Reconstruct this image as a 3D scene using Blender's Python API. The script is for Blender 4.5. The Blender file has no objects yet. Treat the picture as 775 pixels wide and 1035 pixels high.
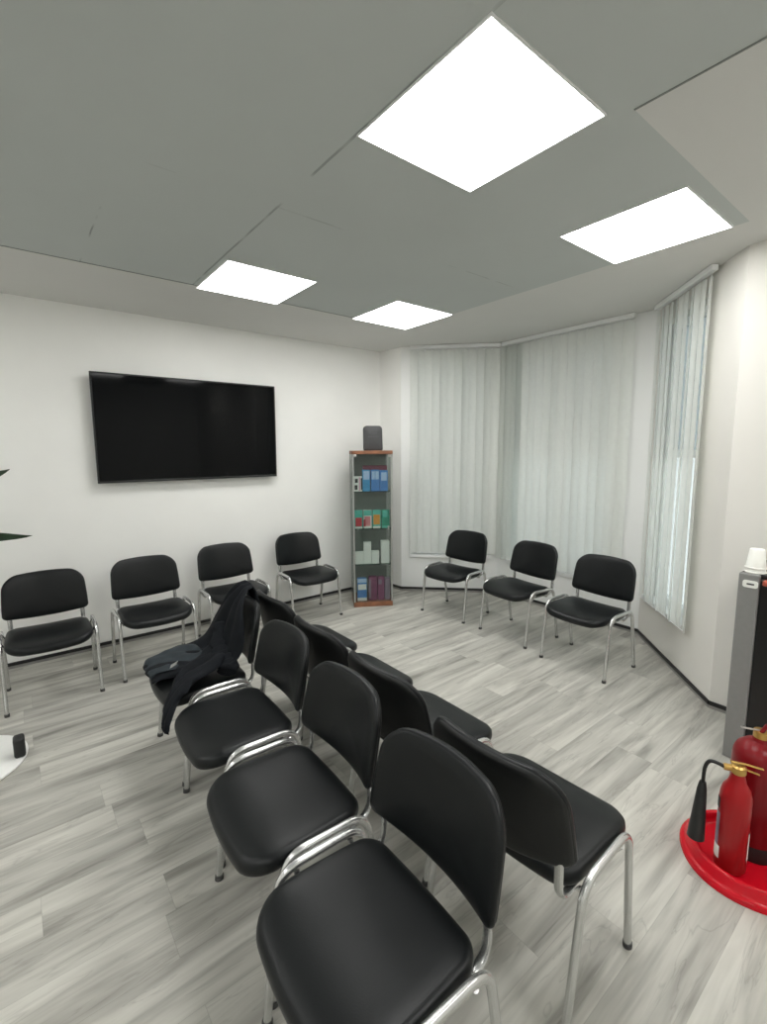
import bpy, bmesh, math, random
from mathutils import Vector, Matrix
random.seed(7)
PI = math.pi
S = bpy.context.scene
COL = S.collection

# ------------------------------------------------------------------ materials
def nmat(name):
    m = bpy.data.materials.new(name); m.use_nodes = True
    nt = m.node_tree; nt.nodes.clear()
    out = nt.nodes.new('ShaderNodeOutputMaterial')
    return m, nt, out
def N(nt, t, **kw):
    n = nt.nodes.new(t)
    for k, v in kw.items():
        if k.startswith('i_'):
            n.inputs[k[2:].replace('_', ' ')].default_value = v
        else: setattr(n, k, v)
    return n
def srgb(r, g, b):
    f = lambda c: (c/255/12.92) if c/255 <= .04045 else ((c/255+.055)/1.055)**2.4
    return (f(r), f(g), f(b), 1)
def pbr(name, col, rough=.5, metal=0, noise=0.0, nscale=40, bump=0.0, spec=.5, coat=0):
    m, nt, out = nmat(name)
    b = N(nt, 'ShaderNodeBsdfPrincipled')
    b.inputs['Roughness'].default_value = rough
    b.inputs['Metallic'].default_value = metal
    b.inputs['Specular IOR Level'].default_value = spec
    b.inputs['Coat Weight'].default_value = coat
    tc = N(nt, 'ShaderNodeTexCoord')
    nz = N(nt, 'ShaderNodeTexNoise'); nz.inputs['Scale'].default_value = nscale; nz.inputs['Detail'].default_value = 4
    nt.links.new(tc.outputs['Object'], nz.inputs['Vector'])
    ramp = N(nt, 'ShaderNodeValToRGB')
    k = noise
    ramp.color_ramp.elements[0].position = .3; ramp.color_ramp.elements[1].position = .7
    ramp.color_ramp.elements[0].color = tuple(c*(1-k) for c in col[:3])+(1,)
    ramp.color_ramp.elements[1].color = tuple(min(1, c*(1+k)) for c in col[:3])+(1,)
    nt.links.new(nz.outputs['Fac'], ramp.inputs['Fac'])
    nt.links.new(ramp.outputs['Color'], b.inputs['Base Color'])
    if bump:
        bp = N(nt, 'ShaderNodeBump'); bp.inputs['Strength'].default_value = bump; bp.inputs['Distance'].default_value = .002
        nt.links.new(nz.outputs['Fac'], bp.inputs['Height']); nt.links.new(bp.outputs['Normal'], b.inputs['Normal'])
    nt.links.new(b.outputs['BSDF'], out.inputs['Surface'])
    return m

M = {}
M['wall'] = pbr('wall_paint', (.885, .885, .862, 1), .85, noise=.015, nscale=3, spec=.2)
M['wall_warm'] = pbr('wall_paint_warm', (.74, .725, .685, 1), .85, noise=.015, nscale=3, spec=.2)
M['reveal'] = pbr('bay_plaster_white', (.85, .86, .85, 1), .7, noise=.01, nscale=3, spec=.2)
M['skirt'] = pbr('skirting_vinyl_grey', (.30, .295, .28, 1), .5, noise=.08, nscale=12)
M['cap'] = pbr('skirting_black_strip', (.012, .012, .013, 1), .5)
M['frame_white'] = pbr('white_window_frame', (.85, .86, .86, 1), .4, noise=.01)
M['leather'] = pbr('black_upholstery', (.0055, .0068, .0075, 1), .38, noise=.12, nscale=300, bump=.12, spec=.30)
M['shell'] = pbr('black_plastic_shell', (.006, .0068, .007, 1), .5, noise=.1, nscale=200, bump=.1, spec=.35)
M['tube'] = pbr('silver_painted_tube', (.66, .665, .66, 1), .27, metal=.9, noise=.03, nscale=60)
M['rubber'] = pbr('dark_rubber', (.06, .06, .06, 1), .7)
M['tvscreen'] = pbr('tv_glass', (.0025, .003, .0035, 1), .06, spec=.13)
M['tvbezel'] = pbr('tv_black_plastic', (.006, .006, .007, 1), .35)
M['wood'] = pbr('cherry_wood_board', (.24, .10, .05, 1), .45, noise=.25, nscale=18)
M['alu'] = pbr('aluminium_post', (.45, .46, .45, 1), .35, metal=.8)
M['cabback'] = pbr('grey_cabinet_back', (.23, .25, .235, 1), .5, noise=.04)
M['speaker'] = pbr('dark_grey_plastic', (.042, .043, .045, 1), .55, noise=.1, nscale=200, bump=.1)
M['speakerline'] = pbr('pale_grey_mark', (.075, .077, .08, 1), .5)
M['white'] = pbr('white_plastic', (.86, .86, .84, 1), .4, noise=.01)
M['paper'] = pbr('white_paper', (.85, .86, .82, 1), .7, noise=.02)
M['dark'] = pbr('black_print', (.02, .02, .025, 1), .6)
M['pink'] = pbr('pink_print', (.75, .38, .5, 1), .6)
M['blue'] = pbr('blue_carton', (.06, .24, .62, 1), .5, noise=.1, nscale=15)
M['cyan'] = pbr('cyan_carton', (.04, .32, .62, 1), .5, noise=.1, nscale=15)
M['paleblue'] = pbr('pale_blue_print', (.42, .58, .82, 1), .5)
M['maroon'] = pbr('maroon_carton', (.22, .03, .07, 1), .5)
M['teal'] = pbr('teal_packet', (.12, .55, .46, 1), .45, noise=.1, nscale=20)
M['redprint'] = pbr('red_print', (.62, .07, .09, 1), .5, noise=.1, nscale=20)
M['pinkred'] = pbr('coral_print', (.8, .30, .32, 1), .5)
M['orange'] = pbr('orange_print', (.75, .33, .06, 1), .5)
M['green'] = pbr('green_packet', (.05, .36, .25, 1), .45, noise=.15, nscale=20)
M['plum'] = pbr('plum_carton', (.22, .05, .13, 1), .5, noise=.15, nscale=20)
M['mauve'] = pbr('mauve_carton', (.25, .19, .25, 1), .5, noise=.1, nscale=20)
M['extred'] = pbr('extinguisher_red', (.36, .011, .014, 1), .3, noise=.05, nscale=8, spec=.3)
M['extdark'] = pbr('extinguisher_deep_red', (.20, .005, .009, 1), .3, noise=.05, nscale=8, spec=.3)
M['standred'] = pbr('moulded_red_plastic', (.58, .003, .014, 1), .25, noise=.04, nscale=6, spec=.35)
M['brass'] = pbr('brass_valve', (.6, .38, .12, 1), .35, metal=.9)
M['steel'] = pbr('steel_handle', (.6, .58, .55, 1), .3, metal=.9)
M['yellow'] = pbr('yellow_tag', (.85, .65, .08, 1), .5)
M['black'] = pbr('matt_black', (.012, .013, .013, 1), .5, noise=.1)
M['coolgrey'] = pbr('cooler_grey', (.23, .23, .225, 1), .45, noise=.03)
M['coolblack'] = pbr('cooler_gloss_black', (.008, .008, .008, 1), .3)
M['redtap'] = pbr('red_tap', (.45, .10, .06, 1), .4)
M['cup'] = pbr('white_paper_cup', (.9, .9, .85, 1), .6)
M['jacket'] = pbr('navy_black_cloth', (.0065, .008, .0105, 1), .85, noise=.25, nscale=25, bump=.3, spec=.2)
M['lining'] = pbr('slate_lining', (.022, .03, .036, 1), .7, noise=.2, nscale=20, spec=.3)
M['leaf'] = pbr('dark_leaf', (.022, .05, .02, 1), .45, noise=.3, nscale=10)
M['stem'] = pbr('leaf_stem', (.05, .09, .03, 1), .6, noise=.2)
M['soil'] = pbr('potting_soil', (.03, .02, .015, 1), .9, noise=.4, nscale=60, bump=.5)
M['pot'] = pbr('grey_pot', (.25, .25, .25, 1), .6, noise=.05)

def emis(name, strength):
    m, nt, out = nmat(name)
    e = N(nt, 'ShaderNodeEmission'); e.inputs['Strength'].default_value = strength
    e.inputs['Color'].default_value = (1, .995, .97, 1)
    nt.links.new(e.outputs[0], out.inputs['Surface']); return m
M['diffuser'] = emis('led_diffuser', 9.0)

def glass(name, tint, refl=.08):
    m, nt, out = nmat(name)
    t = N(nt, 'ShaderNodeBsdfTransparent'); t.inputs['Color'].default_value = tint
    g = N(nt, 'ShaderNodeBsdfGlossy'); g.inputs['Roughness'].default_value = .03
    mx = N(nt, 'ShaderNodeMixShader')
    lw = N(nt, 'ShaderNodeLayerWeight'); lw.inputs['Blend'].default_value = .25
    mth = N(nt, 'ShaderNodeMath', operation='MULTIPLY_ADD'); mth.inputs[1].default_value = .5; mth.inputs[2].default_value = refl
    mth.use_clamp = True
    nt.links.new(lw.outputs['Fresnel'], mth.inputs[0])
    nt.links.new(mth.outputs[0], mx.inputs[0]); nt.links.new(t.outputs[0], mx.inputs[1]); nt.links.new(g.outputs[0], mx.inputs[2])
    nt.links.new(mx.outputs[0], out.inputs['Surface']); return m
M['glass'] = glass('window_glass', (.92, .95, .94, 1))
M['dimmed'] = glass('daylight_dimmed_glass', (.62, .66, .66, 1))  # clear glass, tint stands in for weaker daylight outside
M['dimmed_more'] = glass('daylight_dimmed_dark_glass', (.36, .39, .39, 1))  # same clear glass, darker tint imitates still dimmer daylight
M['cabglass'] = glass('cabinet_glass', (.88, .91, .90, 1), .02)
M['shelfglass'] = glass('shelf_glass', (.62, .78, .72, 1), .1)

def fabric_blind():
    m, nt, out = nmat('blind_fabric')
    d = N(nt, 'ShaderNodeBsdfDiffuse'); t = N(nt, 'ShaderNodeBsdfTranslucent')
    mx = N(nt, 'ShaderNodeMixShader'); mx.inputs[0].default_value = .22
    tc = N(nt, 'ShaderNodeTexCoord'); nz = N(nt, 'ShaderNodeTexNoise'); nz.inputs['Scale'].default_value = 30
    nt.links.new(tc.outputs['Object'], nz.inputs['Vector'])
    r = N(nt, 'ShaderNodeValToRGB')
    r.color_ramp.elements[0].color = (.79, .81, .78, 1); r.color_ramp.elements[1].color = (.85, .87, .84, 1)
    nt.links.new(nz.outputs['Fac'], r.inputs['Fac'])
    nt.links.new(r.outputs['Color'], d.inputs['Color']); nt.links.new(r.outputs['Color'], t.inputs['Color'])
    nt.links.new(d.outputs[0], mx.inputs[1]); nt.links.new(t.outputs[0], mx.inputs[2])
    tr = N(nt, 'ShaderNodeBsdfTransparent'); m2 = N(nt, 'ShaderNodeMixShader'); m2.inputs[0].default_value = .06
    nt.links.new(mx.outputs[0], m2.inputs[1]); nt.links.new(tr.outputs[0], m2.inputs[2]); mx = m2
    nt.links.new(mx.outputs[0], out.inputs['Surface']); return m
M['blind'] = fabric_blind()

def floor_mat():
    m, nt, out = nmat('grey_oak_vinyl_planks')
    L = nt.links.new
    def math_(op, a=None, b=None, c=None):
        n = N(nt, 'ShaderNodeMath', operation=op)
        for i, v in enumerate((a, b, c)):
            if v is None: continue
            if isinstance(v, (int, float)): n.inputs[i].default_value = v
            else: L(v, n.inputs[i])
        return n.outputs[0]
    tc = N(nt, 'ShaderNodeTexCoord'); sp = N(nt, 'ShaderNodeSeparateXYZ'); L(tc.outputs['Object'], sp.inputs[0])
    x, y = sp.outputs['X'], sp.outputs['Y']
    PW, PL = .178, 1.22
    yr = math_('DIVIDE', y, PW); row = math_('FLOOR', yr); fy = math_('FRACT', yr)
    wn = N(nt, 'ShaderNodeTexWhiteNoise', noise_dimensions='1D'); L(row, wn.inputs['W'])
    xs = math_('ADD', math_('DIVIDE', x, PL), math_('MULTIPLY', wn.outputs['Value'], 7.3))
    colm = math_('FLOOR', xs); fx = math_('FRACT', xs)
    cid = N(nt, 'ShaderNodeCombineXYZ'); L(row, cid.inputs[0]); L(colm, cid.inputs[1])
    w2 = N(nt, 'ShaderNodeTexWhiteNoise', noise_dimensions='2D'); L(cid.outputs[0], w2.inputs['Vector'])
    pid = w2.outputs['Value']
    # grain coordinates: stretched along the plank and shifted per plank
    gx = math_('ADD', math_('MULTIPLY', x, .8), math_('MULTIPLY', pid, 37.0))
    gy = math_('ADD', math_('MULTIPLY', y, 7.5), math_('MULTIPLY', pid, 91.0))
    gv = N(nt, 'ShaderNodeCombineXYZ'); L(gx, gv.inputs[0]); L(gy, gv.inputs[1])
    n1 = N(nt, 'ShaderNodeTexNoise'); n1.inputs['Scale'].default_value = 1.5; n1.inputs['Detail'].default_value = 3.5
    n1.inputs['Roughness'].default_value = .6; n1.inputs['Distortion'].default_value = .6; L(gv.outputs[0], n1.inputs['Vector'])
    gx2 = math_('MULTIPLY', gx, 2.4); gy2 = math_('MULTIPLY', gy, 6.0)
    gv2 = N(nt, 'ShaderNodeCombineXYZ'); L(gx2, gv2.inputs[0]); L(gy2, gv2.inputs[1])
    n2 = N(nt, 'ShaderNodeTexNoise'); n2.inputs['Scale'].default_value = 1.6; n2.inputs['Detail'].default_value = 3; L(gv2.outputs[0], n2.inputs['Vector'])
    r1 = N(nt, 'ShaderNodeValToRGB'); cr = r1.color_ramp
    cr.elements[0].position = .27; cr.elements[0].color = (.225, .22, .197, 1)
    cr.elements[1].position = .72; cr.elements[1].color = (.60, .59, .54, 1)
    e = cr.elements.new(.42); e.color = (.39, .38, .345, 1)
    e = cr.elements.new(.55); e.color = (.505, .495, .45, 1)
    L(n1.outputs['Fac'], r1.inputs['Fac'])
    # per-plank tone
    tone = math_('MULTIPLY_ADD', pid, .24, .86)
    fine = math_('MULTIPLY_ADD', n2.outputs['Fac'], .20, .90)
    tot = math_('MULTIPLY', tone, fine)
    # darker streaks / knots
    gv3 = N(nt, 'ShaderNodeCombineXYZ'); L(math_('MULTIPLY', gx, .9), gv3.inputs[0]); L(math_('MULTIPLY', gy, .9), gv3.inputs[1])
    n3 = N(nt, 'ShaderNodeTexNoise'); n3.inputs['Scale'].default_value = 1.9; n3.inputs['Detail'].default_value = 3; n3.inputs['Distortion'].default_value = 1.8
    L(gv3.outputs[0], n3.inputs['Vector'])
    dist = math_('ABSOLUTE', math_('SUBTRACT', n3.outputs['Fac'], .58))
    mr = N(nt, 'ShaderNodeMapRange'); mr.inputs['From Min'].default_value = 0; mr.inputs['From Max'].default_value = .022
    mr.inputs['To Min'].default_value = .84; mr.inputs['To Max'].default_value = 1; L(dist, mr.inputs['Value'])
    tot = math_('MULTIPLY', tot, mr.outputs[0])
    # seams
    ey = math_('MINIMUM', fy, math_('SUBTRACT', 1.0, fy)); ex = math_('MINIMUM', fx, math_('SUBTRACT', 1.0, fx))
    sy = math_('LESS_THAN', math_('MULTIPLY', ey, PW), .0012); sx = math_('LESS_THAN', math_('MULTIPLY', ex, PL), .0012)
    seam = math_('MAXIMUM', sx, sy)
    tot = math_('MULTIPLY', tot, math_('MULTIPLY_ADD', seam, -.16, 1.0))
    mixc = N(nt, 'ShaderNodeMix', data_type='RGBA', blend_type='MULTIPLY'); mixc.inputs['Factor'].default_value = 1
    cc = N(nt, 'ShaderNodeCombineXYZ')
    for i in range(3): L(tot, cc.inputs[i])
    L(r1.outputs['Color'], mixc.inputs[6]); L(cc.outputs[0], mixc.inputs[7])
    b = N(nt, 'ShaderNodeBsdfPrincipled'); b.inputs['Roughness'].default_value = .42; b.inputs['Specular IOR Level'].default_value = .35
    L(mixc.outputs[2], b.inputs['Base Color'])
    bp = N(nt, 'ShaderNodeBump'); bp.inputs['Strength'].default_value = .08; bp.inputs['Distance'].default_value = .002
    L(n2.outputs['Fac'], bp.inputs['Height']); L(bp.outputs['Normal'], b.inputs['Normal'])
    L(b.outputs[0], out.inputs['Surface']); return m
M['floor'] = floor_mat()

def ceiling_mat(name, col, seams):
    m, nt, out = nmat(name); L = nt.links.new
    tc = N(nt, 'ShaderNodeTexCoord'); sp = N(nt, 'ShaderNodeSeparateXYZ'); L(tc.outputs['Object'], sp.inputs[0])
    nz = N(nt, 'ShaderNodeTexNoise'); nz.inputs['Scale'].default_value = 1.6; nz.inputs['Detail'].default_value = 3; L(tc.outputs['Object'], nz.inputs['Vector'])
    r = N(nt, 'ShaderNodeValToRGB'); r.color_ramp.elements[0].position = .3; r.color_ramp.elements[1].position = .7
    r.color_ramp.elements[0].color = tuple(c*.98 for c in col)+(1,); r.color_ramp.elements[1].color = tuple(c*1.02 for c in col)+(1,)
    L(nz.outputs['Fac'], r.inputs['Fac'])
    cur = r.outputs['Color']
    n2 = N(nt, 'ShaderNodeTexNoise'); n2.inputs['Scale'].default_value = 4.2; L(tc.outputs['Object'], n2.inputs['Vector'])
    wob = N(nt, 'ShaderNodeMath', operation='MULTIPLY_ADD'); wob.inputs[1].default_value = .012; wob.inputs[2].default_value = -.006; L(n2.outputs['Fac'], wob.inputs[0])
    for axis, pos, lo, hi, dark, w in seams:
        a = sp.outputs[axis]
        s = N(nt, 'ShaderNodeMath', operation='ADD'); L(a, s.inputs[0]); L(wob.outputs[0], s.inputs[1])
        d = N(nt, 'ShaderNodeMath', operation='COMPARE'); d.inputs[1].default_value = pos; d.inputs[2].default_value = w; L(s.outputs[0], d.inputs[0])
        g = N(nt, 'ShaderNodeMapRange'); g.inputs['From Min'].default_value = lo; g.inputs['From Max'].default_value = hi
        g.inputs['To Min'].default_value = 0; g.inputs['To Max'].default_value = 1; L(n2.outputs['Fac'], g.inputs['Value'])
        ml = N(nt, 'ShaderNodeMath', operation='MULTIPLY'); L(d.outputs[0], ml.inputs[0]); L(g.outputs[0], ml.inputs[1])
        mx = N(nt, 'ShaderNodeMix', data_type='RGBA'); L(ml.outputs[0], mx.inputs['Factor']); L(cur, mx.inputs[6]); mx.inputs[7].default_value = tuple(c*dark for c in col)+(1,)
        cur = mx.outputs[2]
    b = N(nt, 'ShaderNodeBsdfPrincipled'); b.inputs['Roughness'].default_value = .9; b.inputs['Specular IOR Level'].default_value = .1
    L(cur, b.inputs['Base Color']); L(b.outputs[0], out.inputs['Surface']); return m
M['ceil_grey'] = ceiling_mat('ceiling_grey_board', (.54, .572, .56), [('X', 1.055, .42, .58, .6, .006), ('Y', 2.1, .5, .62, .75, .004), ('X', .42, .5, .62, .6, .004)])
M['ceil_light'] = ceiling_mat('ceiling_light_border', (.69, .69, .67), [])

# ------------------------------------------------------------------ mesh helpers
def link(name, bm, mat, parent=None, smooth=True, angle=40):
    me = bpy.data.meshes.new(name); bmesh.ops.recalc_face_normals(bm, faces=bm.faces); bm.to_mesh(me); bm.free()
    mats = mat if isinstance(mat, (list, tuple)) else [mat]
    for k in mats: me.materials.append(k)
    o = bpy.data.objects.new(name, me); COL.objects.link(o)
    if smooth:
        me.polygons.foreach_set('use_smooth', [True]*len(me.polygons))
        try: me.set_sharp_from_angle(angle=math.radians(angle))
        except Exception: pass
    if parent is not None: o.parent = parent
    return o
def thing(name, label, cat, loc=(0, 0, 0), rotz=0, group=None):
    o = bpy.data.objects.new(name, None); COL.objects.link(o)
    o.empty_display_size = .1; o.location = loc; o.rotation_euler = (0, 0, rotz)
    tag(o, label, cat, group); return o
def tag(o, label, cat, group=None):
    o['label'] = label; o['category'] = cat
    if group: o['group'] = group
    return o
def struct(o): o['kind'] = 'structure'; return o
def BM(): return bmesh.new()
def box(bm, x0, x1, y0, y1, z0, z1, bev=0, seg=2, mi=0):
    r = bmesh.ops.create_cube(bm, size=1)
    vs = r['verts']
    for v in vs:
        v.co = Vector(((x0+x1)/2+v.co.x*(x1-x0), (y0+y1)/2+v.co.y*(y1-y0), (z0+z1)/2+v.co.z*(z1-z0)))
    fs = {f for v in vs for f in v.link_faces}
    for f in fs: f.material_index = mi
    if bev:
        es = list({e for v in vs for e in v.link_edges})
        bmesh.ops.bevel(bm, geom=es, offset=bev, segments=seg, profile=.5, affect='EDGES')
    return bm
def catmull(pts, n=6):
    P = [Vector(p) for p in pts]; out = []
    for i in range(len(P)-1):
        p0 = P[max(i-1, 0)]; p1 = P[i]; p2 = P[i+1]; p3 = P[min(i+2, len(P)-1)]
        for k in range(n):
            t = k/n
            out.append(.5*((2*p1)+(-p0+p2)*t+(2*p0-5*p1+4*p2-p3)*t*t+(-p0+3*p1-3*p2+p3)*t**3))
    out.append(P[-1]); return out
def fillet(pts, r, n=6):
    P = [Vector(p) for p in pts]; out = [P[0]]
    for i in range(1, len(P)-1):
        a = (P[i-1]-P[i]); b = (P[i+1]-P[i]); rr = min(r, a.length*.48, b.length*.48)
        A = P[i]+a.normalized()*rr; B = P[i]+b.normalized()*rr
        for k in range(n+1):
            t = k/n; out.append(A*(1-t)**2+P[i]*2*t*(1-t)+B*t*t)
    out.append(P[-1]); return out
def tube(bm, pts, ra, rb=None, normal=None, seg=12, cap=True):
    """sweep an ellipse: ra along 'side' (normal to the bending plane), rb in the plane. ra / rb may be lists"""
    pts = [Vector(p) for p in pts]; n = len(pts)
    RA = ra if isinstance(ra, (list, tuple)) else [ra]*n
    RB = (rb if isinstance(rb, (list, tuple)) else [rb]*n) if rb is not None else RA
    rings = []; prev = None
    for i, p in enumerate(pts):
        t = (pts[min(i+1, n-1)]-pts[max(i-1, 0)]).normalized()
        if normal is not None: s = Vector(normal); s = (s-t*s.dot(t)).normalized()
        elif prev is None:
            s = t.cross(Vector((0, 0, 1)))
            if s.length < .05: s = t.cross(Vector((0, 1, 0)))
            s.normalize()
        else: s = (prev-t*prev.dot(t)).normalized()
        prev = s; u = t.cross(s)
        rings.append([bm.verts.new(p+s*RA[i]*math.cos(2*PI*k/seg)+u*RB[i]*math.sin(2*PI*k/seg)) for k in range(seg)])
    for a, b in zip(rings, rings[1:]):
        for k in range(seg): bm.faces.new((a[k], a[(k+1) % seg], b[(k+1) % seg], b[k]))
    if cap: bm.faces.new(rings[0][::-1]); bm.faces.new(rings[-1])
    return bm
def lathe(bm, prof, c=(0, 0, 0), seg=32):
    c = Vector(c); rings = []
    for r, z in prof:
        if r < 1e-5: rings.append([bm.verts.new(c+Vector((0, 0, z)))])
        else: rings.append([bm.verts.new(c+Vector((r*math.cos(2*PI*k/seg), r*math.sin(2*PI*k/seg), z))) for k in range(seg)])
    for a, b in zip(rings, rings[1:]):
        for k in range(seg):
            k2 = (k+1) % seg
            if len(a) == 1 and len(b) == 1: continue
            if len(a) == 1: bm.faces.new((a[0], b[k], b[k2]))
            elif len(b) == 1: bm.faces.new((a[k], a[k2], b[0]))
            else: bm.faces.new((a[k], a[k2], b[k2], b[k]))
    return bm
def rrect(w, d, radii, n=8, bulge=(0, 0, 0, 0)):
    """CCW outline. radii order: (-,-),(+,-),(+,+),(-,+); bulge = outward bow of bottom,right,top,left edges"""
    pts = []
    cs = [(-w/2, -d/2, PI), (w/2, -d/2, 1.5*PI), (w/2, d/2, 0), (-w/2, d/2, .5*PI)]
    for (cx, cy, a0), r in zip(cs, radii):
        ox = cx+(r if cx < 0 else -r); oy = cy+(r if cy < 0 else -r)
        for k in range(n+1):
            a = a0+k/n*PI/2; pts.append((ox+r*math.cos(a), oy+r*math.sin(a)))
    # densify long edges
    out = []
    for i, p in enumerate(pts):
        q = pts[(i+1) % len(pts)]; out.append(p)
        L = math.hypot(q[0]-p[0], q[1]-p[1])
        m = int(L/.03)
        for k in range(1, m): out.append((p[0]+(q[0]-p[0])*k/m, p[1]+(q[1]-p[1])*k/m))
    res = []
    for x, y in out:
        fx = max(0, 1-(2*x/w)**2); fy = max(0, 1-(2*y/d)**2)
        ny = bulge[2]*fx*max(0, 2*y/d) - bulge[0]*fx*max(0, -2*y/d)
        nx = bulge[1]*fy*max(0, 2*x/w) - bulge[3]*fy*max(0, -2*x/w)
        res.append((x+nx, y+ny))
    return res
def cushion(bm, outline, layers, warp):
    """layers: (inset, height) from bottom centre to top centre; inset >= big value collapses to scaled copy"""
    hx = max(abs(p[0]) for p in outline); hy = max(abs(p[1]) for p in outline)
    rings = []
    for sc, h in layers:
        if sc <= 0: rings.append([bm.verts.new(warp(0, 0, h))]); continue
        rings.append([bm.verts.new(warp(x*sc, y*sc, h)) for x, y in outline])
    n = len(outline)
    for a, b in zip(rings, rings[1:]):
        for k in range(n):
            k2 = (k+1) % n
            if len(a) == 1: bm.faces.new((a[0], b[k2], b[k]))
            elif len(b) == 1: bm.faces.new((a[k], a[k2], b[0]))
            else: bm.faces.new((a[k], a[k2], b[k2], b[k]))
    return bm

# ------------------------------------------------------------------ room
CH = 2.701                       # ceiling height
A, B, C, D, E = (3.385, 4.335), (3.405, 3.985), (4.165, 3.23), (4.15, 1.70), (3.275, .895)
F_, G, H_ = (3.275, -2.2), (-2.4, -2.2), (-2.4, 4.335)
POLY = [H_, A, B, C, D, E, F_, G]

def wall_seg(name, P, Q, mat, opening=None, th=.16, mat2=None):
    """wall from P to Q, room on the right hand; opening=(s0,s1,z0,z1)"""
    P = Vector((*P, 0)); Q = Vector((*Q, 0)); d = Q-P; L = d.length
    bm = BM()
    if opening is None: box(bm, 0, L, 0, th, 0, CH)
    else:
        s0, s1, z0, z1 = opening
        box(bm, 0, s0, 0, th, 0, CH); box(bm, s1, L, 0, th, 0, CH)
        box(bm, s0, s1, 0, th, 0, z0); box(bm, s0, s1, 0, th, z1, CH)
    o = link(name, bm, mat, smooth=False)
    o.location = P; o.rotation_euler = (0, 0, math.atan2(d.y, d.x)); return struct(o)
def local_obj(o, P, Q):
    o.location = (P[0], P[1], 0); o.rotation_euler = (0, 0, math.atan2(Q[1]-P[1], Q[0]-P[0])); return o

bm = BM(); box(bm, -2.6, 4.6, -2.4, 4.6, -.1, 0); struct(link('floor', bm, M['floor'], smooth=False))
# ceiling: grey boards in the middle with a paler border
bm = BM()
def crect(x0, x1, y0, y1, mi): box(bm, x0, x1, y0, y1, CH, CH+.1, mi=mi)
XB, YB, XC, YC = 2.945, 3.365, 1.70, .815
crect(-2.6, XB, YC, YB, 0); crect(-2.6, XC, -2.4, YC, 0)
crect(-2.6, 4.6, YB, 4.6, 1); crect(XB, 4.6, YC, YB, 1); crect(XC, 4.6, -2.4, YC, 1)
struct(link('ceiling', bm, [M['ceil_grey'], M['ceil_light']], smooth=False))
# thin shadow-gap beads where the border meets the grey boards
for i, (x0, x1, y0, y1) in enumerate([(-2.4, XB, YB-.003, YB+.003), (XC, XC+.006, -2.2, YC)]):
    bm = BM(); box(bm, x0, x1, y0, y1, CH-.003, CH+.002); struct(link('trim_%d' % (i+1), bm, M['cabback'], smooth=False))

wall_seg('wall_back', H_, A, M['wall'])
wall_seg('wall_corner', A, B, M['wall'])
LBC = math.dist(B, C); LCD = math.dist(C, D); LDE = math.dist(D, E)
SILL = .43
OPS = {1: (B, C, (.13, LBC-.12, SILL, 2.55)), 2: (C, D, (.14, LCD-.30, SILL-.03, 2.55)), 3: (D, E, (.10, LDE-.42, SILL-.05, 2.55))}
wall_seg('wall_bay_left', *OPS[1][:2], M['reveal'], OPS[1][2])
wall_seg('wall_bay_center', *OPS[2][:2], M['reveal'], OPS[2][2])
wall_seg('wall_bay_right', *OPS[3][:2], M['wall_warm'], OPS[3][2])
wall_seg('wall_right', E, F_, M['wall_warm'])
wall_seg('wall_front', F_, G, M['wall'])
wall_seg('wall_left', G, H_, M['wall'])
# coved vinyl skirting with a black capping strip
for nm, P, Q in [('back', H_, A), ('corner', A, B), ('bay_left', B, C), ('bay_center', C, D), ('bay_right', D, E), ('right', E, F_), ('front', F_, G), ('left', G, H_)]:
    L = math.dist(P, Q); bm = BM()
    box(bm, 0, L, -.006, .004, 0, .022, mi=0); box(bm, 0, L, -.010, .004, .022, .046, mi=1)
    struct(local_obj(link('baseboard_'+nm, bm, [M['skirt'], M['cap']], smooth=False), P, Q))

# windows behind the blinds: sash frames and panes
for k, (P, Q, (s0, s1, z0, z1)) in OPS.items():
    bm = BM(); fw = .055
    y0, y1 = .07, .12
    box(bm, s0, s1, y0, y1, z0, z0+fw, .004); box(bm, s0, s1, y0, y1, z1-fw, z1, .004)
    box(bm, s0, s0+fw, y0, y1, z0+fw, z1-fw, .004); box(bm, s1-fw, s1, y0, y1, z0+fw, z1-fw, .004)
    zr = 1.56; box(bm, s0+fw, s1-fw, y0-.01, y1, zr-.03, zr+.03, .004)
    if k == 2:
        mm = (s0+s1)/2; box(bm, mm-.04, mm+.04, y0, y1, z0+fw, z1-fw, .004)
    w = struct(local_obj(link('window_%d' % k, bm, M['frame_white'], smooth=False), P, Q))
    g = BM(); box(g, s0+fw, s1-fw, .093, .097, z0+fw, zr-.03); link('pane', g, M['dimmed_more' if k == 1 else 'dimmed' if k == 2 else 'glass'], w, smooth=False)
    g = BM(); box(g, s0+fw, s1-fw, .093, .097, zr+.03, z1-fw); link('pane', g, M['dimmed' if k == 3 else 'dimmed_more'], w, smooth=False)  # pane tints stand in for the daylight level behind each blind
    g = BM(); box(g, s0-.03, s1+.03, -.035 if k == 1 else -.02, .068, z0-.03, z0+.006, .004); link('window_sill', g, M['frame_white'], w, smooth=False)

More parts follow.
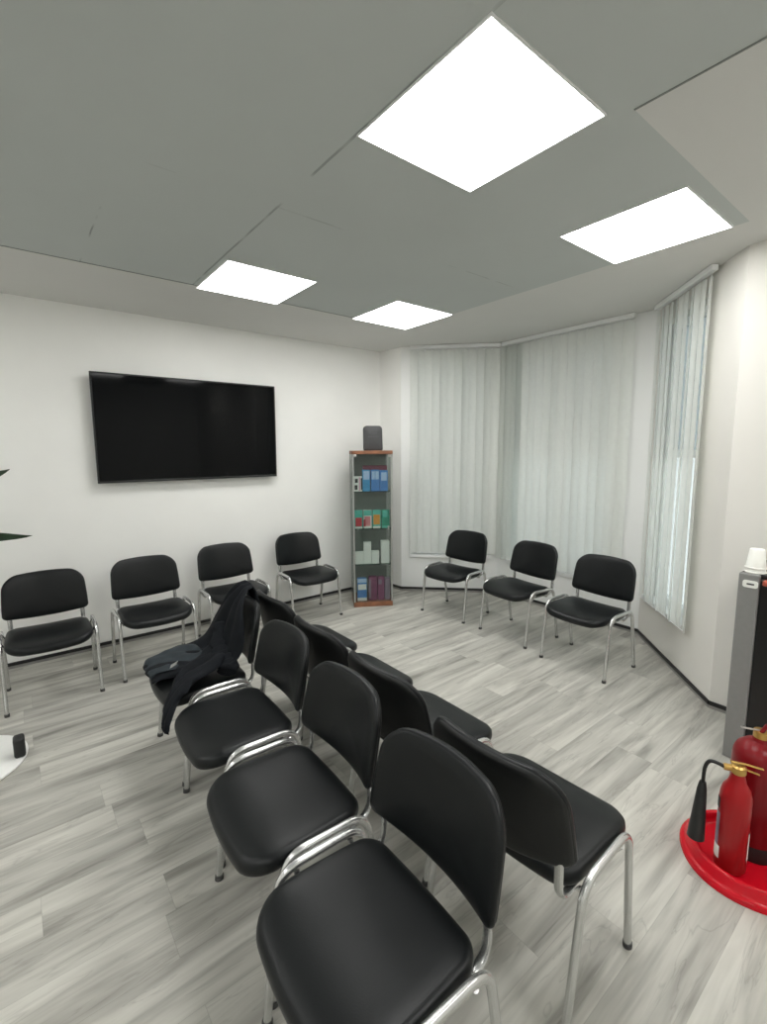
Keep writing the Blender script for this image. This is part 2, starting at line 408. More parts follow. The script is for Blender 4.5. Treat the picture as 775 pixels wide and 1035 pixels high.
# ------------------------------------------------------------------ vertical blinds
def vblind(label, P, Q, s0, s1, off, zb, tilt, pitch=.078, width=.089, stack=None):
    d = Vector((Q[0]-P[0], Q[1]-P[1], 0)); ang = math.atan2(d.y, d.x)
    t = thing('vertical_blind', label, 'blind', (P[0], P[1], 0), ang, 'vertical blinds in the bay window')
    bm = BM(); box(bm, s0, s1, off-.02, off+.02, CH-.038, CH-.002, .004)
    link('headrail', bm, M['frame_white'], t, smooth=False)
    s = s0+width*.5; pos = []
    if stack:
        for i in range(stack[0]): pos.append((s0+.02+i*stack[1], stack[2]))
        s = pos[-1][0]+.055
    nrem = max(1, round((s1-width*.5-s)/pitch)); pos += [(s+(s1-width*.5-s)*i/nrem, tilt) for i in range(nrem+1)]
    base = None
    for i, (sx, tl) in enumerate(pos):
        a = math.radians(tl+random.uniform(-3, 3)+(0, 16, -8)[i % 3]*(1 if tilt > 0 else -.6))
        bm = BM(); nn = 6; rows = []
        zt = CH-.05
        for zz in (zt, zt-.02, 1.6, zb+.01, zb):
            row = []
            for k in range(nn+1):
                u = (k/nn-.5)*width; cv = .011*(1-(2*k/nn-1)**2)
                f = .5 if zz == zt else 1
                row.append(bm.verts.new((sx+(u*math.cos(a)-cv*math.sin(a))*f, off+(u*math.sin(a)+cv*math.cos(a))*f, zz)))
            rows.append(row)
        for r0, r1 in zip(rows, rows[1:]):
            for k in range(nn): bm.faces.new((r0[k], r0[k+1], r1[k+1], r1[k]))
        link('slat', bm, M['blind'], t)
    # spacer chain joining the slat weights
    bm = BM(); tube(bm, [(p[0], off, zb+.008) for p in pos], .0025, seg=6); link('spacer_chain', bm, M['frame_white'], t)
    return t
vblind('flat closed vertical blind on the left side of the bay, behind the farthest window chair', B, C, .10, LBC-.03, -.05, .455, 14)
vblind('widest vertical blind across the middle of the bay, slats bunched at its left end', C, D, .04, LCD-.155, -.05, .42, 26, pitch=.082, stack=(6, .046, 78))
vblind('narrow vertical blind at the right of the bay, hanging low beside the warm white wall', D, E, .09, LDE-.25, -.05, .37, -7, pitch=.078)

# ------------------------------------------------------------------ ceiling lights
def light_panel(x, y, label):
    t = thing('ceiling_light', label, 'ceiling light', (x, y, CH), 0, 'square ceiling light panels')
    h = .2975; bm = BM(); f = .006
    for a in ((-h, h, -h, -h+f), (-h, h, h-f, h), (-h, -h+f, -h+f, h-f), (h-f, h, -h+f, h-f)): box(bm, *a, -.006, 0)
    link('frame', bm, M['frame_white'], t, smooth=False)
    bm = BM(); box(bm, -h+f, h-f, -h+f, h-f, -.0055, -.001); link('diffuser', bm, M['diffuser'], t, smooth=False)
for x, y, l in [(1.055, .879, 'largest and nearest square white ceiling light panel, at top of photo'),
                (2.343, .879, 'square white ceiling light panel nearest the right wall and bay'),
                (1.085, 2.811, 'square white ceiling light panel above the television, leftmost of the four'),
                (2.351, 2.79, 'smallest and farthest square white ceiling light panel, above the glass cabinet')]:
    light_panel(x+.2975, y+.2975, l)
for x, y, l in [(1.055, -1.05, 'added unseen ceiling fill panel behind the camera, in line with the nearest one'),  # extra panels out of view, added to brighten the left wall and floor
                (2.343, -1.05, 'added unseen ceiling fill panel behind the camera, by the right wall'),
                (-1.5, -1.05, 'added unseen ceiling fill panel behind the camera, by the left wall'),
                (-1.5, .879, 'added unseen ceiling fill panel left of the camera, beyond the left edge'),
                (-1.5, 2.8, 'added unseen ceiling fill panel over the far left corner, beyond the left edge')]:
    light_panel(x+.2975, y+.2975, l)

# ------------------------------------------------------------------ chairs
LW = .2525   # half spacing of the side frames
def seat_bm():
    bm = BM()
    ol = rrect(.465, .39, (.085, .085, .06, .06), bulge=(.02, .006, .014, .006))
    def warp(x, y, h):
        fr = max(0, (-y-.05)/.16)
        z = .414+h-.022*fr*fr+.012*(x/.24)**2*(1 if h > .01 else .5)
        return Vector((x*(1-.05*(y+.19)/.38), y-.052, z))
    cushion(bm, ol, [(0, -.026), (.5, -.026), (.88, -.026), (.965, -.022), (.992, -.012), (1, 0), (.992, .011), (.965, .019), (.9, .0235), (.75, .026), (.5, .027), (.25, .0275), (0, .0275)], warp)
    return bm
def back_warp(x, z, h):
    # x across, z up from the middle of the rest, h = thickness forward
    x *= 1-.035*z/.14
    y = .052-.055*(x/.24)**2
    th = math.radians(11)
    yy = y - h; zz = z
    return Vector((x, .187+yy*math.cos(th)+zz*math.sin(th), .636+zz*math.cos(th)-yy*math.sin(th)))
def back_outline(s=1): return rrect(.47*s, .276*s, (.026, .026, .085, .085), bulge=(.018, .004, .020, .004))
def back_bm():
    bm = BM()
    cushion(bm, back_outline(), [(0, 0), (.5, 0), (.9, 0), (.98, .001), (1, .008), (.995, .015), (.975, .021), (.92, .026), (.7, .030), (.4, .0315), (0, .032)], back_warp)
    return bm
def shell_bm():
    bm = BM()
    cushion(bm, back_outline(.985), [(0, -.012), (.4, -.012), (.75, -.012), (.9, -.011), (.97, -.008), (1, -.002), (1, .004), (.9, .004), (.4, .004), (0, .004)], back_warp)
    return bm
def frame_pts(sx):
    x = sx*LW
    return fillet([(x, -.205, 0), (x, -.155, .447), (x, .125, .447), (x, .20, 0)], .07, 8)
def split_frame(sx):
    p = frame_pts(sx); return p[:2], p[1:-1], p[-2:]
TR = (.0115, .013)
def make_chair():
    t = thing('visitor_chair', '', 'chair')
    link('seat', seat_bm(), M['leather'], t, angle=60)
    b = link('backrest', back_bm(), M['leather'], t, angle=60)
    s = link('back_shell', shell_bm(), M['shell'], b, angle=60); s['label'] = 'black plastic back shell'
    for sx in (-1, 1):
        f, r, k = split_frame(sx)
        for seg in (f, k):
            bm = BM(); tube(bm, [Vector(seg[0]), (Vector(seg[0])+Vector(seg[1]))/2, seg[1]], TR[0], TR[1], (1, 0, 0), cap=True)
            lg = link('leg', bm, M['tube'], t)
            foot = seg[0] if seg[0].z < .01 else seg[1]; top = seg[1] if seg[0].z < .01 else seg[0]
            dr = (top-foot).normalized(); bm = BM()
            tube(bm, [foot, foot+dr*.018], TR[0]+.0025, TR[1]+.0025, (1, 0, 0)); link('foot_cap', bm, M['rubber'], lg)
        bm = BM(); tube(bm, r, TR[0], TR[1], (1, 0, 0)); link('side_rail', bm, M['tube'], t)
        # back upright: comes from under the seat and curls up behind it
        x = sx*.205
        bm = BM(); tube(bm, fillet([(x, -.08, .385), (x, .172, .385), (x, .176, .512)], .075, 10), .0135, .0075, (1, 0, 0)); link('back_upright', bm, M['tube'], t)
    for y in (-.10, .08):
        bm = BM(); tube(bm, [(-LW, y, .425), (-LW+.03, y, .377), (LW-.03, y, .377), (LW, y, .425)], .009, seg=10); link('crossbar', bm, M['tube'], t)
    return t
def kids(o): return [c for c in bpy.data.objects if c.parent == o]
proto = make_chair()
tree = [(c, kids(c)) for c in kids(proto)]
first = True
def place_chair(x, y, deg, label, group):
    global first
    if first: t = proto; first = False
    else:
        t = proto.copy(); COL.objects.link(t)
        for c, gs in tree:
            cc = c.copy(); COL.objects.link(cc); cc.parent = t
            for g in gs:
                gg = g.copy(); COL.objects.link(gg); gg.parent = cc
    t.location = (x, y, 0); t.rotation_euler = (0, 0, math.radians(deg)); tag(t, label, 'chair', group)
    return t
gL, gR, gT, gB = 'chairs in the middle row facing left', 'chairs in the middle row facing the bay window', 'chairs along the television wall', 'chairs in front of the bay window'
for x, y, r, l in [(.628, .828, -91.4, 'nearest black visitor chair in the foreground, seat cut off at bottom of photo'),
             (.679, 1.366, -92, 'second nearest black chair in the left-facing middle row, directly behind the foreground chair'),
             (.72, 1.922, -91.4, 'black chair in the left-facing middle row right beside the jacket chair'),
             (.738, 2.48, -90.5, 'black chair at far end of the middle row under a dark jacket')]:
    place_chair(x, y, r, l, gL)
for x, y, r, l in [(1.221, .800, 92, 'nearest black chair facing the bay, full silver side legs and back shell visible'),
             (1.275, 1.375, 90, 'second nearest black chair facing the bay, backed against the middle row'),
             (1.30, 1.905, 90, 'third nearest chair facing the bay, seat edge showing behind the middle row backs'),
             (1.335, 2.455, 90, 'farthest chair facing the bay in the middle row, small seat edge showing')]:
    place_chair(x, y, r, l, gR)
for x, y, a, l in [(.109, 3.73, -1.1, 'leftmost black chair on the television wall, beside the plant'),
                   (.752, 3.768, .5, 'second black chair from the left below the television, under its left side'),
                   (1.416, 3.875, 0, 'third black chair from the left below the television, partly behind the jacket'),
                   (2.174, 3.955, -1.1, 'black chair by the television wall next to the glass cabinet')]:
    place_chair(x, y, a, l, gT)
for x, y, a, l in [(3.35, 3.102, -84.2, 'farthest black chair in front of the left bay blind'),
                   (3.365, 2.369, -95.1, 'middle black chair of three in front of the bay window'),
                   (3.288, 1.698, -92.7, 'nearest black chair at the bay, by its right corner')]:
    place_chair(x, y, a, l, gB)

# ------------------------------------------------------------------ television
TVW, TVH = 1.512, .855
t = thing('television', 'large black flat television mounted on the white wall', 'television', (1.281, 4.285, 1.355), 0)
t.rotation_euler = (math.radians(1.2), 0, 0)
bm = BM(); w, h = TVW/2, TVH; bz = .012
for a in ((-w, w, 0, bz+.006), (-w, w, h-bz, h), (-w, -w+bz, bz+.006, h-bz), (w-bz, w, bz+.006, h-bz)): box(bm, a[0], a[1], -.03, -.004, a[2], a[3], .003)
link('bezel', bm, M['tvbezel'], t, smooth=False)
bm = BM(); box(bm, -w+bz, w-bz, -.026, -.022, bz+.006, h-bz); link('screen', bm, M['tvscreen'], t, smooth=False)
bm = BM(); box(bm, -w+.004, w-.004, -.02, .002, .004, h-.004, .004); box(bm, -.5, .5, 0, .02, .1, .6, .008); link('back_cover', bm, M['tvbezel'], t, smooth=False)
bm = BM(); box(bm, -.25, -.2, .018, .036, .1, .6); box(bm, .2, .25, .018, .036, .1, .6); box(bm, -.4, .4, .033, .0545, .3, .4); link('wall_bracket', bm, M['black'], t, smooth=False)

# ------------------------------------------------------------------ glass display cabinet
CL, CR_ = Vector((2.644, 3.84)), Vector((2.99, 3.636))
u = (CR_-CL); cw = u.length; rot = math.atan2(u.y, u.x); nrm = Vector((-u.y, u.x)).normalized(); cd = .36
cc = (CL+CR_)/2+nrm*cd/2
def cab(x, y, z=0):   # cabinet-local -> world
    return (cc.x+x*math.cos(rot)-y*math.sin(rot), cc.y+x*math.sin(rot)+y*math.cos(rot), z)
t = thing('display_cabinet', 'tall narrow glass display cabinet with wooden top and base in the corner', 'cabinet', (cc.x, cc.y, 0), rot)
hw, hd = cw/2, cd/2
bm = BM(); box(bm, -hw, hw, -hd, hd, .0, .05, .004); link('base_board', bm, M['wood'], t, smooth=False)
bm = BM(); box(bm, -hw-.004, hw+.004, -hd-.004, hd+.004, 1.562, 1.598, .004); link('top_board', bm, M['wood'], t, smooth=False)
for sx in (-1, 1):
    bm = BM(); box(bm, sx*hw-.003 if sx < 0 else hw-.003, sx*hw+.003 if sx < 0 else hw+.003, -hd+.008, hd-.008, .05, 1.562); link('side_pane', bm, M['cabglass'], t, smooth=False)
    for y in (-hd+.008, hd-.008):
        bm = BM(); box(bm, sx*(hw-.008)-.008, sx*(hw-.008)+.008, y-.008, y+.008, .05, 1.562, .002); link('corner_post', bm, M['alu'], t, smooth=False)
bm = BM(); box(bm, -hw+.016, hw-.016, hd-.012, hd-.006, .05, 1.562); link('back_panel', bm, M['cabback'], t, smooth=False)
bm = BM(); box(bm, -hw+.018, hw-.018, -hd+.001, -hd+.006, .055, 1.557); dr = link('door', bm, M['cabglass'], t, smooth=False)
bm = BM(); box(bm, hw-.05, hw-.035, -hd-.012, -hd+.001, .80, .84, .003); link('door_lock', bm, M['alu'], dr)
for sx in (-1, 1):
    bm = BM(); box(bm, sx*(hw-.03)-.012, sx*(hw-.03)+.012, -hd-.002, -hd+.012, 1.535, 1.56, .003); link('hinge', bm, M['steel'], t)
SZ = [1.19, .81, .44]
for z in SZ:
    bm = BM(); box(bm, -hw+.012, hw-.012, -hd+.02, hd-.014, z-.008, z, .001); link('shelf', bm, M['shelfglass'], t, smooth=False)
def pack(name, label, cat, group, x, w, z, h, mat, d=.06, y=-.10, prints=()):
    """carton / packet on a shelf. prints: (x0,x1,z0,z1,material) fractions of its face"""
    p = cab(x, y, z+.0005)
    t = thing(name, label, cat, p, rot, group)
    bm = BM(); box(bm, -w/2, w/2, -d/2, d/2, 0, h, .003); link('carton', bm, mat, t, smooth=False)
    for x0, x1, z0, z1, m in prints:
        bm = BM(); box(bm, -w/2+w*x0, -w/2+w*x1, -d/2-.0012, -d/2+.001, h*z0, h*z1); link('printed_panel', bm, m, t, smooth=False)
    return t
g = 'cartons on the top cabinet shelf'
pack('product_box', 'small white carton with black and pink printing, left end of top cabinet shelf', 'box', g, -.142, .085, SZ[0], .15, M['paper'], prints=((.1, .45, .12, .42, M['dark']), (.15, .5, .58, .85, M['dark']), (.62, .78, .05, .95, M['pink']), (.84, 1, .1, .9, M['dark'])))
pack('product_box', 'bright cyan-blue carton beside the small white carton on top cabinet shelf', 'box', g, -.056, .075, SZ[0], .215, M['cyan'], prints=((.1, .9, .55, .95, M['paleblue']),))
pack('product_box', 'middle blue carton of the top cabinet shelf with pale upper half', 'box', g, .034, .085, SZ[0], .215, M['blue'], prints=((.08, .92, .55, .93, M['paleblue']), (.45, .52, .5, .95, M['blue'])))
pack('product_box', 'right-hand blue carton on the top cabinet shelf', 'box', g, .122, .08, SZ[0], .21, M['blue'], prints=((.15, .85, .5, .9, M['paleblue']),))
pack('product_box', 'long maroon carton standing behind the blue cartons on top cabinet shelf', 'box', g, .045, .25, SZ[0], .255, M['maroon'], y=.0)
g = 'packets on the second cabinet shelf'
for x, l, m, pr_ in [(-.138, 'teal packet with dark red print, left end of second cabinet shelf', M['teal'], ((.1, .9, .12, .6, M['redprint']), (.05, .95, 0, .1, M['paper']))),
                    (-.046, 'white and coral packet with teal top on second cabinet shelf', M['paper'], ((.0, 1, .7, 1, M['teal']), (.1, .85, .12, .66, M['pinkred']), (0, .25, .1, .5, M['redprint']))),
                    (.046, 'teal packet with orange print on second cabinet shelf', M['teal'], ((.1, .9, .2, .75, M['orange']), (.05, .95, 0, .1, M['paper']))),
                    (.138, 'green packet at right end of second cabinet shelf', M['green'], ((.15, .75, .6, .95, M['teal']), (.05, .95, 0, .12, M['teal'])))]:
    pack('product_packet', l, 'packet', g, x, .082, SZ[1], .185, m, d=.04, prints=pr_)
g = 'white cartons on the third cabinet shelf'
pack('product_box', 'low white carton at left end of third cabinet shelf', 'box', g, -.135, .088, SZ[2], .125, M['paper'])
pack('product_box', 'tall white carton second from left on third cabinet shelf', 'box', g, -.052, .075, SZ[2], .225, M['paper'])
pack('product_box', 'low white carton right of centre on third cabinet shelf', 'box', g, .028, .078, SZ[2], .13, M['paper'])
pack('product_box', 'tall white carton at right end of third cabinet shelf', 'box', g, .132, .085, SZ[2], .235, M['paper'])
g = 'cartons on the cabinet base'
pack('product_box', 'blue and white carton on the cabinet base, left end', 'box', g, -.112, .095, .05, .235, M['blue'], prints=((0, 1, .82, 1, M['paleblue']), (.05, .95, .5, .75, M['paper']), (.0, 1, 0, .14, M['paper'])))
pack('product_box', 'dark plum carton with pale band at the middle of the cabinet base', 'box', g, .0, .085, .05, .25, M['plum'], prints=((.0, .25, .1, .9, M['mauve']),))
pack('product_box', 'plum carton right of centre on the cabinet base', 'box', g, .085, .07, .05, .245, M['plum'], prints=((.1, .6, .68, .9, M['mauve']),))
pack('product_box', 'greyish mauve carton at right end of the cabinet base', 'box', g, .155, .055, .05, .23, M['mauve'])

# dark grey upright box on the cabinet
p = cab(.0, .0, 1.598)
t = thing('speaker', 'dark grey upright box with rounded top standing on the glass cabinet', 'speaker', (p[0]+.02, p[1]-.02, 1.598), rot)
bm = BM(); ol = rrect(.185, .25, (.012, .012, .035, .035))
def spw(x, z, h): return Vector((x*(1.06-.25*(z+.125)*.5), h+(z+.125)*.12, z+.125))
cushion(bm, ol, [(0, -.04), (.9, -.04), (.97, -.037), (1, -.03), (1, .03), (.97, .037), (.9, .04), (0, .04)], spw); link('housing', bm, M['speaker'], t, angle=50)
bm = BM()
for z, w in ((.175, .085), (.14, .10)):
    yy = -.041+z*.12; box(bm, -w/2, w/2, yy-.002, yy+.004, z-.006, z+.006)
link('front_mark', bm, M['speakerline'], t, smooth=False)

# ------------------------------------------------------------------ water cooler at right wall
x0, x1, y0, y1, zt = 2.80, 3.24, .33, .69, .985
t = thing('water_dispenser', 'tall grey floor standing dispenser with black front panel by the right wall', 'dispenser', (x0, (y0+y1)/2, 0))
dx = x1-x0; hy = (y1-y0)/2
bm = BM(); box(bm, .03, dx, -hy, hy, 0, zt-.02, .01); link('body', bm, M['coolgrey'], t, smooth=False)
for s in (-1, 1):
    bm = BM(); ya, yb = (hy-.085, hy) if s > 0 else (-hy, -hy+.085)
    box(bm, 0, .06, ya, yb, 0, zt, .006); link('front_column', bm, M['coolgrey'], t, smooth=False)
bm = BM(); box(bm, .015, .05, -hy+.085, hy-.085, .02, zt-.03, .004); link('front_panel', bm, M['coolblack'], t, smooth=False)
bm = BM(); box(bm, .02, dx-.01, -hy+.004, hy-.004, zt-.02, zt, .004); link('top_cover', bm, M['coolblack'], t, smooth=False)
bm = BM(); box(bm, -.02, .03, -hy+.13, hy-.10, zt-.045, zt-.02, .006); link('tap_lever', bm, M['redtap'], t, smooth=False)
bm = BM(); ol = rrect(.062, .036, (.01,)*4, n=4)
cushion(bm, ol, [(0, -.0005), (1, -.0005), (1, .0025), (0, .0025)], lambda a, b, h: Vector((-h, -a, b))); lb = link('sticker', bm, M['paper'], t, smooth=False); lb.location = (0, hy-.05, zt-.05); lb['label'] = 'white sticker with dark mark'
bm = BM(); box(bm, -.0035, -.002, hy-.066, hy-.036, zt-.054, zt-.046); link('sticker_mark', bm, M['speaker'], lb, smooth=False).location = (0, -(hy-.05), -(zt-.05))
# paper cups, upside down on the dispenser
def cup(z, label):
    bm = BM()
    lathe(bm, [(.043, 0), (.045, .002), (.045, .006), (.042, .008), (.030, .095), (.028, .097), (0, .094)], seg=24)
    o = link('paper_cup', bm, M['cup']); o.location = (x0+.06, y1-.052, z); return tag(o, label, 'cup', 'stacked white paper cups')
cup(zt, 'lower white paper cup turned upside down on the grey dispenser')
cup(zt+.022, 'upper white paper cup turned upside down, topmost on the grey dispenser')

# ------------------------------------------------------------------ fire extinguishers
SX, SY = 2.115, .395
t = thing('extinguisher_stand', 'glossy red moulded plastic floor stand holding two fire extinguishers', 'stand', (SX, SY, 0), math.radians(30))
bm = BM(); n = 56
ol = []
for k in range(n):
    a = 2*PI*k/n; ca, sa = math.cos(a), math.sin(a)
    ol.append((.225*math.copysign(abs(ca)**.9, ca), .235*math.copysign(abs(sa)**.9, sa)))
cushion(bm, ol, [(0, 0), (.9, 0), (1, 0), (1, .012), (.985, .02), (.95, .024), (.92, .03), (.90, .056), (.88, .064), (.84, .066), (.81, .060), (.79, .048), (.77, .034), (.72, .03), (.4, .03), (0, .03)], lambda x, y, h: Vector((x, y, h)))
link('tray', bm, M['standred'], t, angle=70)

ZB = .031
e1 = (2.0, .438)
t = thing('fire_extinguisher', 'smaller bright red fire extinguisher in front with black discharge horn', 'fire extinguisher', (*e1, ZB), 0, 'red fire extinguishers on the stand')
bm = BM(); R = .05; hb = .33
lathe(bm, [(0, .002), (R*.85, 0), (R, .012), (R, hb-.05), (R*.97, hb-.03), (R*.85, hb-.005), (R*.6, hb+.015), (.026, hb+.03), (.022, hb+.045), (.02, hb+.06), (0, hb+.06)])
link('cylinder', bm, M['extred'], t)
bm = BM(); lathe(bm, [(.019, hb+.052), (.024, hb+.056), (.024, hb+.08), (.017, hb+.086), (0, hb+.086)]); tube(bm, [(0, 0, hb+.07), (-.022, .04, hb+.068)], .012); link('valve', bm, M['brass'], t)
bm = BM(); tube(bm, [(-.02, .02, hb+.098), (.01, -.015, hb+.092), (.05, -.06, hb+.078)], .006, .003); tube(bm, [(0, 0, hb+.088), (.015, -.02, hb+.07), (.042, -.052, hb+.056)], .006, .003); link('handle', bm, M['brass'], t)
bm = BM(); bl = [(-.022, .04, hb+.068), (-.036, .065, hb+.078), (-.042, .082, hb+.072), (-.044, .092, hb+.04), (-.045, .094, hb-.02)]
tube(bm, catmull(bl, 6), .0065, seg=10); link('hose', bm, M['black'], t)
bm = BM(); tube(bm, [(-.045, .094, hb-.015), (-.046, .095, hb-.045), (-.05, .097, hb-.15), (-.053, .10, .085)], [.011, .016, .023, .029], seg=20); link('horn', bm, M['black'], t)
bm = BM()
def label_patch(bm, R, a0, a1, z0, z1, n=10):
    for k in range(n):
        b0, b1 = a0+(a1-a0)*k/n, a0+(a1-a0)*(k+1)/n; rr = R+.0008
        bm.faces.new([bm.verts.new((rr*math.cos(b), rr*math.sin(b), z)) for b, z in ((b0, z0), (b1, z0), (b1, z1), (b0, z1))])
label_patch(bm, R, math.radians(98), math.radians(150), .04, .09); link('serial_label', bm, M['paper'], t)
bm = BM(); label_patch(bm, R, math.radians(-98), math.radians(-60), .06, .17); link('instruction_label', bm, M['paper'], t)
bm = BM(); label_patch(bm, R, math.radians(95), math.radians(140), .09, .22); link('rating_label', bm, M['mauve'], t)
bm = BM(); label_patch(bm, R+.001, math.radians(100), math.radians(135), .235, .28); link('horn_clip', bm, M['black'], t)

e2 = (2.165, .415)
t = thing('fire_extinguisher', 'larger dark red fire extinguisher behind, cut off by the right edge', 'fire extinguisher', (*e2, ZB), 0, 'red fire extinguishers on the stand')
bm = BM(); R = .085; hb = .435
lathe(bm, [(R*.97, .06), (R, .065), (R, hb-.06), (R*.97, hb-.035), (R*.85, hb-.01), (R*.6, hb+.01), (.03, hb+.022), (.026, hb+.035), (0, hb+.035)])
link('cylinder', bm, M['extdark'], t)
bm = BM(); lathe(bm, [(0, 0), (R*.98, 0), (R*.99, .01), (R*.99, .055), (R*.95, .066), (0, .066)]); link('base_ring', bm, M['black'], t)
bm = BM(); lathe(bm, [(.02, hb+.03), (.026, hb+.035), (.026, hb+.06), (0, hb+.065)]); link('valve', bm, M['brass'], t)
bm = BM(); tube(bm, [(-.06, .05, hb+.075), (0, 0, hb+.06), (.03, -.02, hb+.06)], .006, .003); link('handle', bm, M['steel'], t)
bm = BM(); tube(bm, [(-.01, 0, hb+.055), (-.01, -.015, hb+.09), (.04, -.07, hb+.10)], .012, .008); link('lever', bm, M['extdark'], t)
bm = BM(); box(bm, -.045, .0, -.075, -.045, hb+.05, hb+.085, .004); link('safety_tag', bm, M['yellow'], t)

# ------------------------------------------------------------------ jacket over the far chair of the left row
JX, JY = .738, 2.48
t = thing('jacket', 'crumpled navy-black jacket thrown over the back and seat of a middle row chair', 'jacket', (JX, JY, 0))
def jl(x, y, z): return Vector((y, -x, z))        # chair-local -> jacket empty
def skin(bm, rows, thick):
    '''close a grid of vertices into a thin solid'''
    nr, nc = len(rows), len(rows[0]); low = []
    for j in range(nr):
        r = []
        for k in range(nc):
            du = rows[j][min(k+1, nc-1)].co-rows[j][max(k-1, 0)].co; dv = rows[min(j+1, nr-1)][k].co-rows[max(j-1, 0)][k].co
            n = du.cross(dv); n = n.normalized() if n.length > 1e-9 else Vector((0, 0, 1))
            edge = min(j, k, nr-1-j, nc-1-k)
            r.append(n*thick*(.25 if edge == 0 else .8 if edge == 1 else 1))
        low.append(r)
    low = [[bm.verts.new(rows[j][k].co-low[j][k]) for k in range(nc)] for j in range(nr)]
    for j in range(nr-1):
        for k in range(nc-1):
            bm.faces.new((rows[j][k], rows[j][k+1], rows[j+1][k+1], rows[j+1][k]))
            bm.faces.new((low[j][k], low[j+1][k], low[j+1][k+1], low[j][k+1]))
    rim = [(j, 0) for j in range(nr)]+[(nr-1, k) for k in range(1, nc)]+[(j, nc-1) for j in range(nr-2, -1, -1)]+[(0, k) for k in range(nc-2, 0, -1)]
    for a, b in zip(rim, rim[1:]+rim[:1]):
        bm.faces.new((rows[a[0]][a[1]], rows[b[0]][b[1]], low[b[0]][b[1]], low[a[0]][a[1]]))
    return bm
def sheet(path, halfs, nu=30, nv=44, amp=.014, seed=0, thick=.012, xs=None):
    """cloth strip: path = (y,z) or (x,y,z) centre line, halfs = near/far edge offsets along it"""
    P = catmull([(p if len(p) == 3 else (0, *p)) for p in path], 10); rnd = random.Random(seed)
    W = catmull([(a, b, 0) for a, b in halfs], 10); bm = BM(); rows = []
    ph = [(rnd.uniform(3, 9), rnd.uniform(5, 14), rnd.uniform(0, 6.28)) for _ in range(7)]
    for j in range(nv+1):
        s = j/nv*(len(P)-1); i = min(int(s), len(P)-2); f = s-i; p = P[i].lerp(P[i+1], f)
        tt = (P[i+1]-P[i]); tt = Vector((0, tt.y, tt.z)).normalized(); nn = Vector((0, -tt.z, tt.y))
        if nn.z < -.2 or (abs(nn.z) <= .2 and nn.y > 0 and tt.z < 0): nn = -nn
        nn = Vector((0, tt.z, -tt.y))
        s2 = j/nv*(len(W)-1); i2 = min(int(s2), len(W)-2); w = W[i2].lerp(W[i2+1], s2-i2)
        row = []
        for k in range(nu+1):
            uu = k/nu; x = p.x+w.x+(w.y-w.x)*uu
            d = sum(math.sin(a*uu*2.2+b*j/nv*1.6+c+2*math.sin(3*uu+c)) for a, b, c in ph)/7
            off = amp*(d+.75)
            ed = .014*math.sin(11*j/nv+seed)*(1 if k in (0, nu) else 0)
            row.append(bm.verts.new(jl(x+ed, p.y+nn.y*off, p.z+nn.z*off)))
        rows.append(row)
    return skin(bm, rows, thick)
# runs from behind the back, over its top, down the front, along the seat to its front edge
body = sheet([(.262, .62), (.268, .70), (.272, .76), (.245, .835), (.185, .775), (.145, .66), (.10, .545), (.03, .492), (-.06, .474), (-.15, .468), (-.225, .455), (-.255, .425)],
             [(-.12, .0), (-.12, .03), (-.11, .05), (-.07, .06), (-.14, .13), (-.20, .19), (-.235, .215), (-.245, .215), (-.245, .16), (-.24, .08), (-.235, .03), (-.225, .0)], amp=.022, seed=3)
link('body', body, M['jacket'], t, angle=80)
ln = sheet([(.0, .508), (-.06, .495), (-.15, .488), (-.23, .472), (-.262, .44)], [(-.22, .0), (-.235, .02), (-.24, .02), (-.235, .0), (-.225, -.03)], nu=18, nv=24, amp=.012, seed=8, thick=.006)
link('lining', ln, M['lining'], t, angle=80)
fl = sheet([(.02, .06, .53), (.08, .0, .515), (.15, -.08, .505), (.215, -.16, .49), (.27, -.225, .45), (.315, -.262, .395), (.335, -.275, .345)],
           [(-.10, .14), (-.10, .12), (-.10, .09), (-.085, .065), (-.065, .05), (-.045, .035), (-.02, .02)], nu=20, nv=30, amp=.016, seed=5, thick=.02)
link('sleeve', fl, M['jacket'], t, angle=80)
bm = BM(); pts = catmull([jl(-.06, .12, .64), jl(.02, .07, .57), jl(.10, .05, .535), jl(.17, .06, .515), jl(.215, .03, .49)], 6); nn = len(pts)
tube(bm, pts, [.05+.008*math.sin(i*1.3) for i in range(nn)], [.03+.007*math.sin(i*2.1) for i in range(nn)], seg=14); link('sleeve', bm, M['jacket'], t, angle=80)
bm = BM()
c = jl(.085, -.185, .545); d1 = jl(.012, -.028, 0); d2 = jl(.014, .012, .022)
bm.faces.new([bm.verts.new(c+s_*d1*.8+k*d2*.8) for s_, k in ((-1, -.6), (.4, -1), (1, .6), (-.4, 1))])
bmesh.ops.solidify(bm, geom=bm.faces[:], thickness=.003)
lt = link('cloth_tag', bm, M['white'], t, smooth=False); lt['label'] = 'small white tag'

# ------------------------------------------------------------------ round stand base with pedal and plant at the left edge
t = thing('sanitiser_stand', 'round white stand base with black pedal at the left edge', 'stand', (-.34, 3.06, 0))
bm = BM(); lathe(bm, [(0, 0), (.275, 0), (.285, .004), (.285, .012), (.27, .02), (.05, .028), (0, .028)], seg=48); link('base', bm, M['white'], t)
bm = BM(); tube(bm, [(-.02, 0, .02), (-.02, 0, 1.02)], .02); link('pole', bm, M['white'], t)
bm = BM(); box(bm, -.08, .04, -.06, .06, 1.0, 1.25, .02); link('dispenser_head', bm, M['white'], t)
bm = BM(); box(bm, .225, .275, -.11, -.04, .018, .125, .014, 3); link('pedal', bm, M['black'], t)

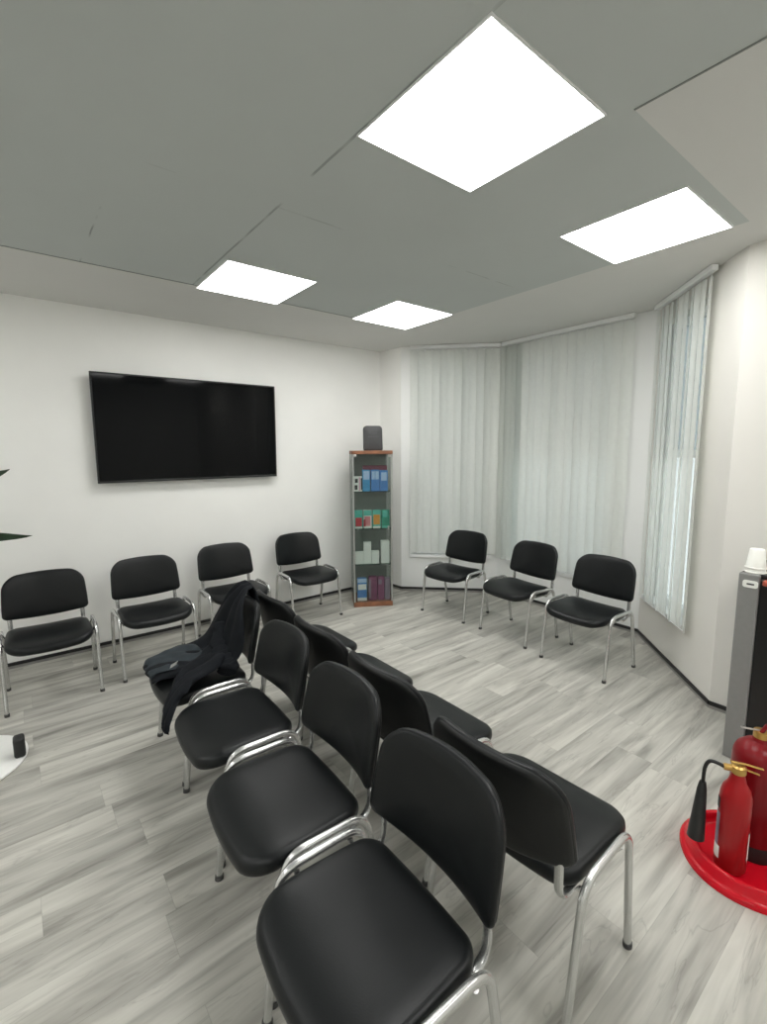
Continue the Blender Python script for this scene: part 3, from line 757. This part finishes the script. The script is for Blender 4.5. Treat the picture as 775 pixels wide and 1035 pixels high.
t = thing('potted_plant', 'dark green plant whose long leaf tips reach in at the left edge', 'plant', (-.72, 3.78, 0))
bm = BM(); lathe(bm, [(0, 0), (.15, 0), (.19, .32), (.2, .34), (.18, .34), (.175, .30), (0, .30)]); link('pot', bm, M['pot'], t)
bm = BM(); lathe(bm, [(0, .29), (.176, .296), (.17, .31), (0, .318)]); link('soil', bm, M['soil'], t)
def leaf(base, mid, tip, wid, side=(.3, .55, .8)):
    pts = catmull([base, mid, tip], 10); n = len(pts); bm = BM(); rows = []
    for i, p in enumerate(pts):
        s = i/(n-1); tt = (pts[min(i+1, n-1)]-pts[max(i-1, 0)]).normalized()
        sd = Vector(side); sd = (sd-tt*sd.dot(tt)).normalized(); up = sd.cross(tt)
        wv = wid*(max(.06, math.sin(PI*min(1, max(0, (s-.35)/.65))**.8)) if s > .35 else .06)
        if s > .97: wv = wid*.03
        rows.append([bm.verts.new(p+sd*wv*k+up*abs(k)*wv*.35) for k in (-1, -.5, 0, .5, 1)])
    for a, b in zip(rows, rows[1:]):
        for k in range(4): bm.faces.new((a[k], a[k+1], b[k+1], b[k]))
    bmesh.ops.solidify(bm, geom=bm.faces[:], thickness=.003)
    return bm
V = Vector
for mid, tip, w in [((.30, -.04, 1.02), (.79, -.08, 1.075), .042), ((.3, -.05, 1.25), (.715, -.08, 1.50), .06), ((-.1, -.2, 1.1), (-.4, -.4, 1.3), .06), ((-.1, .1, 1.2), (-.3, .3, 1.55), .06),
                    ((.1, -.2, 1.1), (.3, -.5, 1.25), .05), ((.02, .03, 1.3), (.05, .15, 1.75), .06)]:
    link('leaf', leaf(V((0, 0, .3)), V(mid), V(tip), w), M['leaf'], t, angle=80)

# ------------------------------------------------------------------ world, camera, view
W = bpy.data.worlds.new('overcast'); S.world = W; W.use_nodes = True
bg = W.node_tree.nodes['Background']; bg.inputs['Color'].default_value = (.92, .97, 1, 1); bg.inputs['Strength'].default_value = 1.2

cam = bpy.data.cameras.new('camera'); co = bpy.data.objects.new('camera', cam); COL.objects.link(co)
f, pitch, yaw, roll = 474.12, .1306, .6688, -.0066
cp, sp, cy, sy = math.cos(pitch), math.sin(pitch), math.cos(yaw), math.sin(yaw)
Fv = Vector((sy*cp, cy*cp, -sp)); R0 = Vector((cy, -sy, 0)); U0 = R0.cross(Fv)
Rv = math.cos(roll)*R0+math.sin(roll)*U0; Uv = -math.sin(roll)*R0+math.cos(roll)*U0
m = Matrix((Rv, Uv, -Fv)).transposed().to_4x4(); m.translation = (0, 0, 1.5986)
co.matrix_world = m
cam.sensor_fit = 'HORIZONTAL'; cam.sensor_width = 36; cam.lens = f*36/775
cam.clip_start = .02
S.camera = co
S.view_settings.view_transform = 'Standard'
S.view_settings.look = 'None'
S.view_settings.exposure = .72
S.cycles.max_bounces = 10; S.cycles.diffuse_bounces = 6; S.cycles.transparent_max_bounces = 16
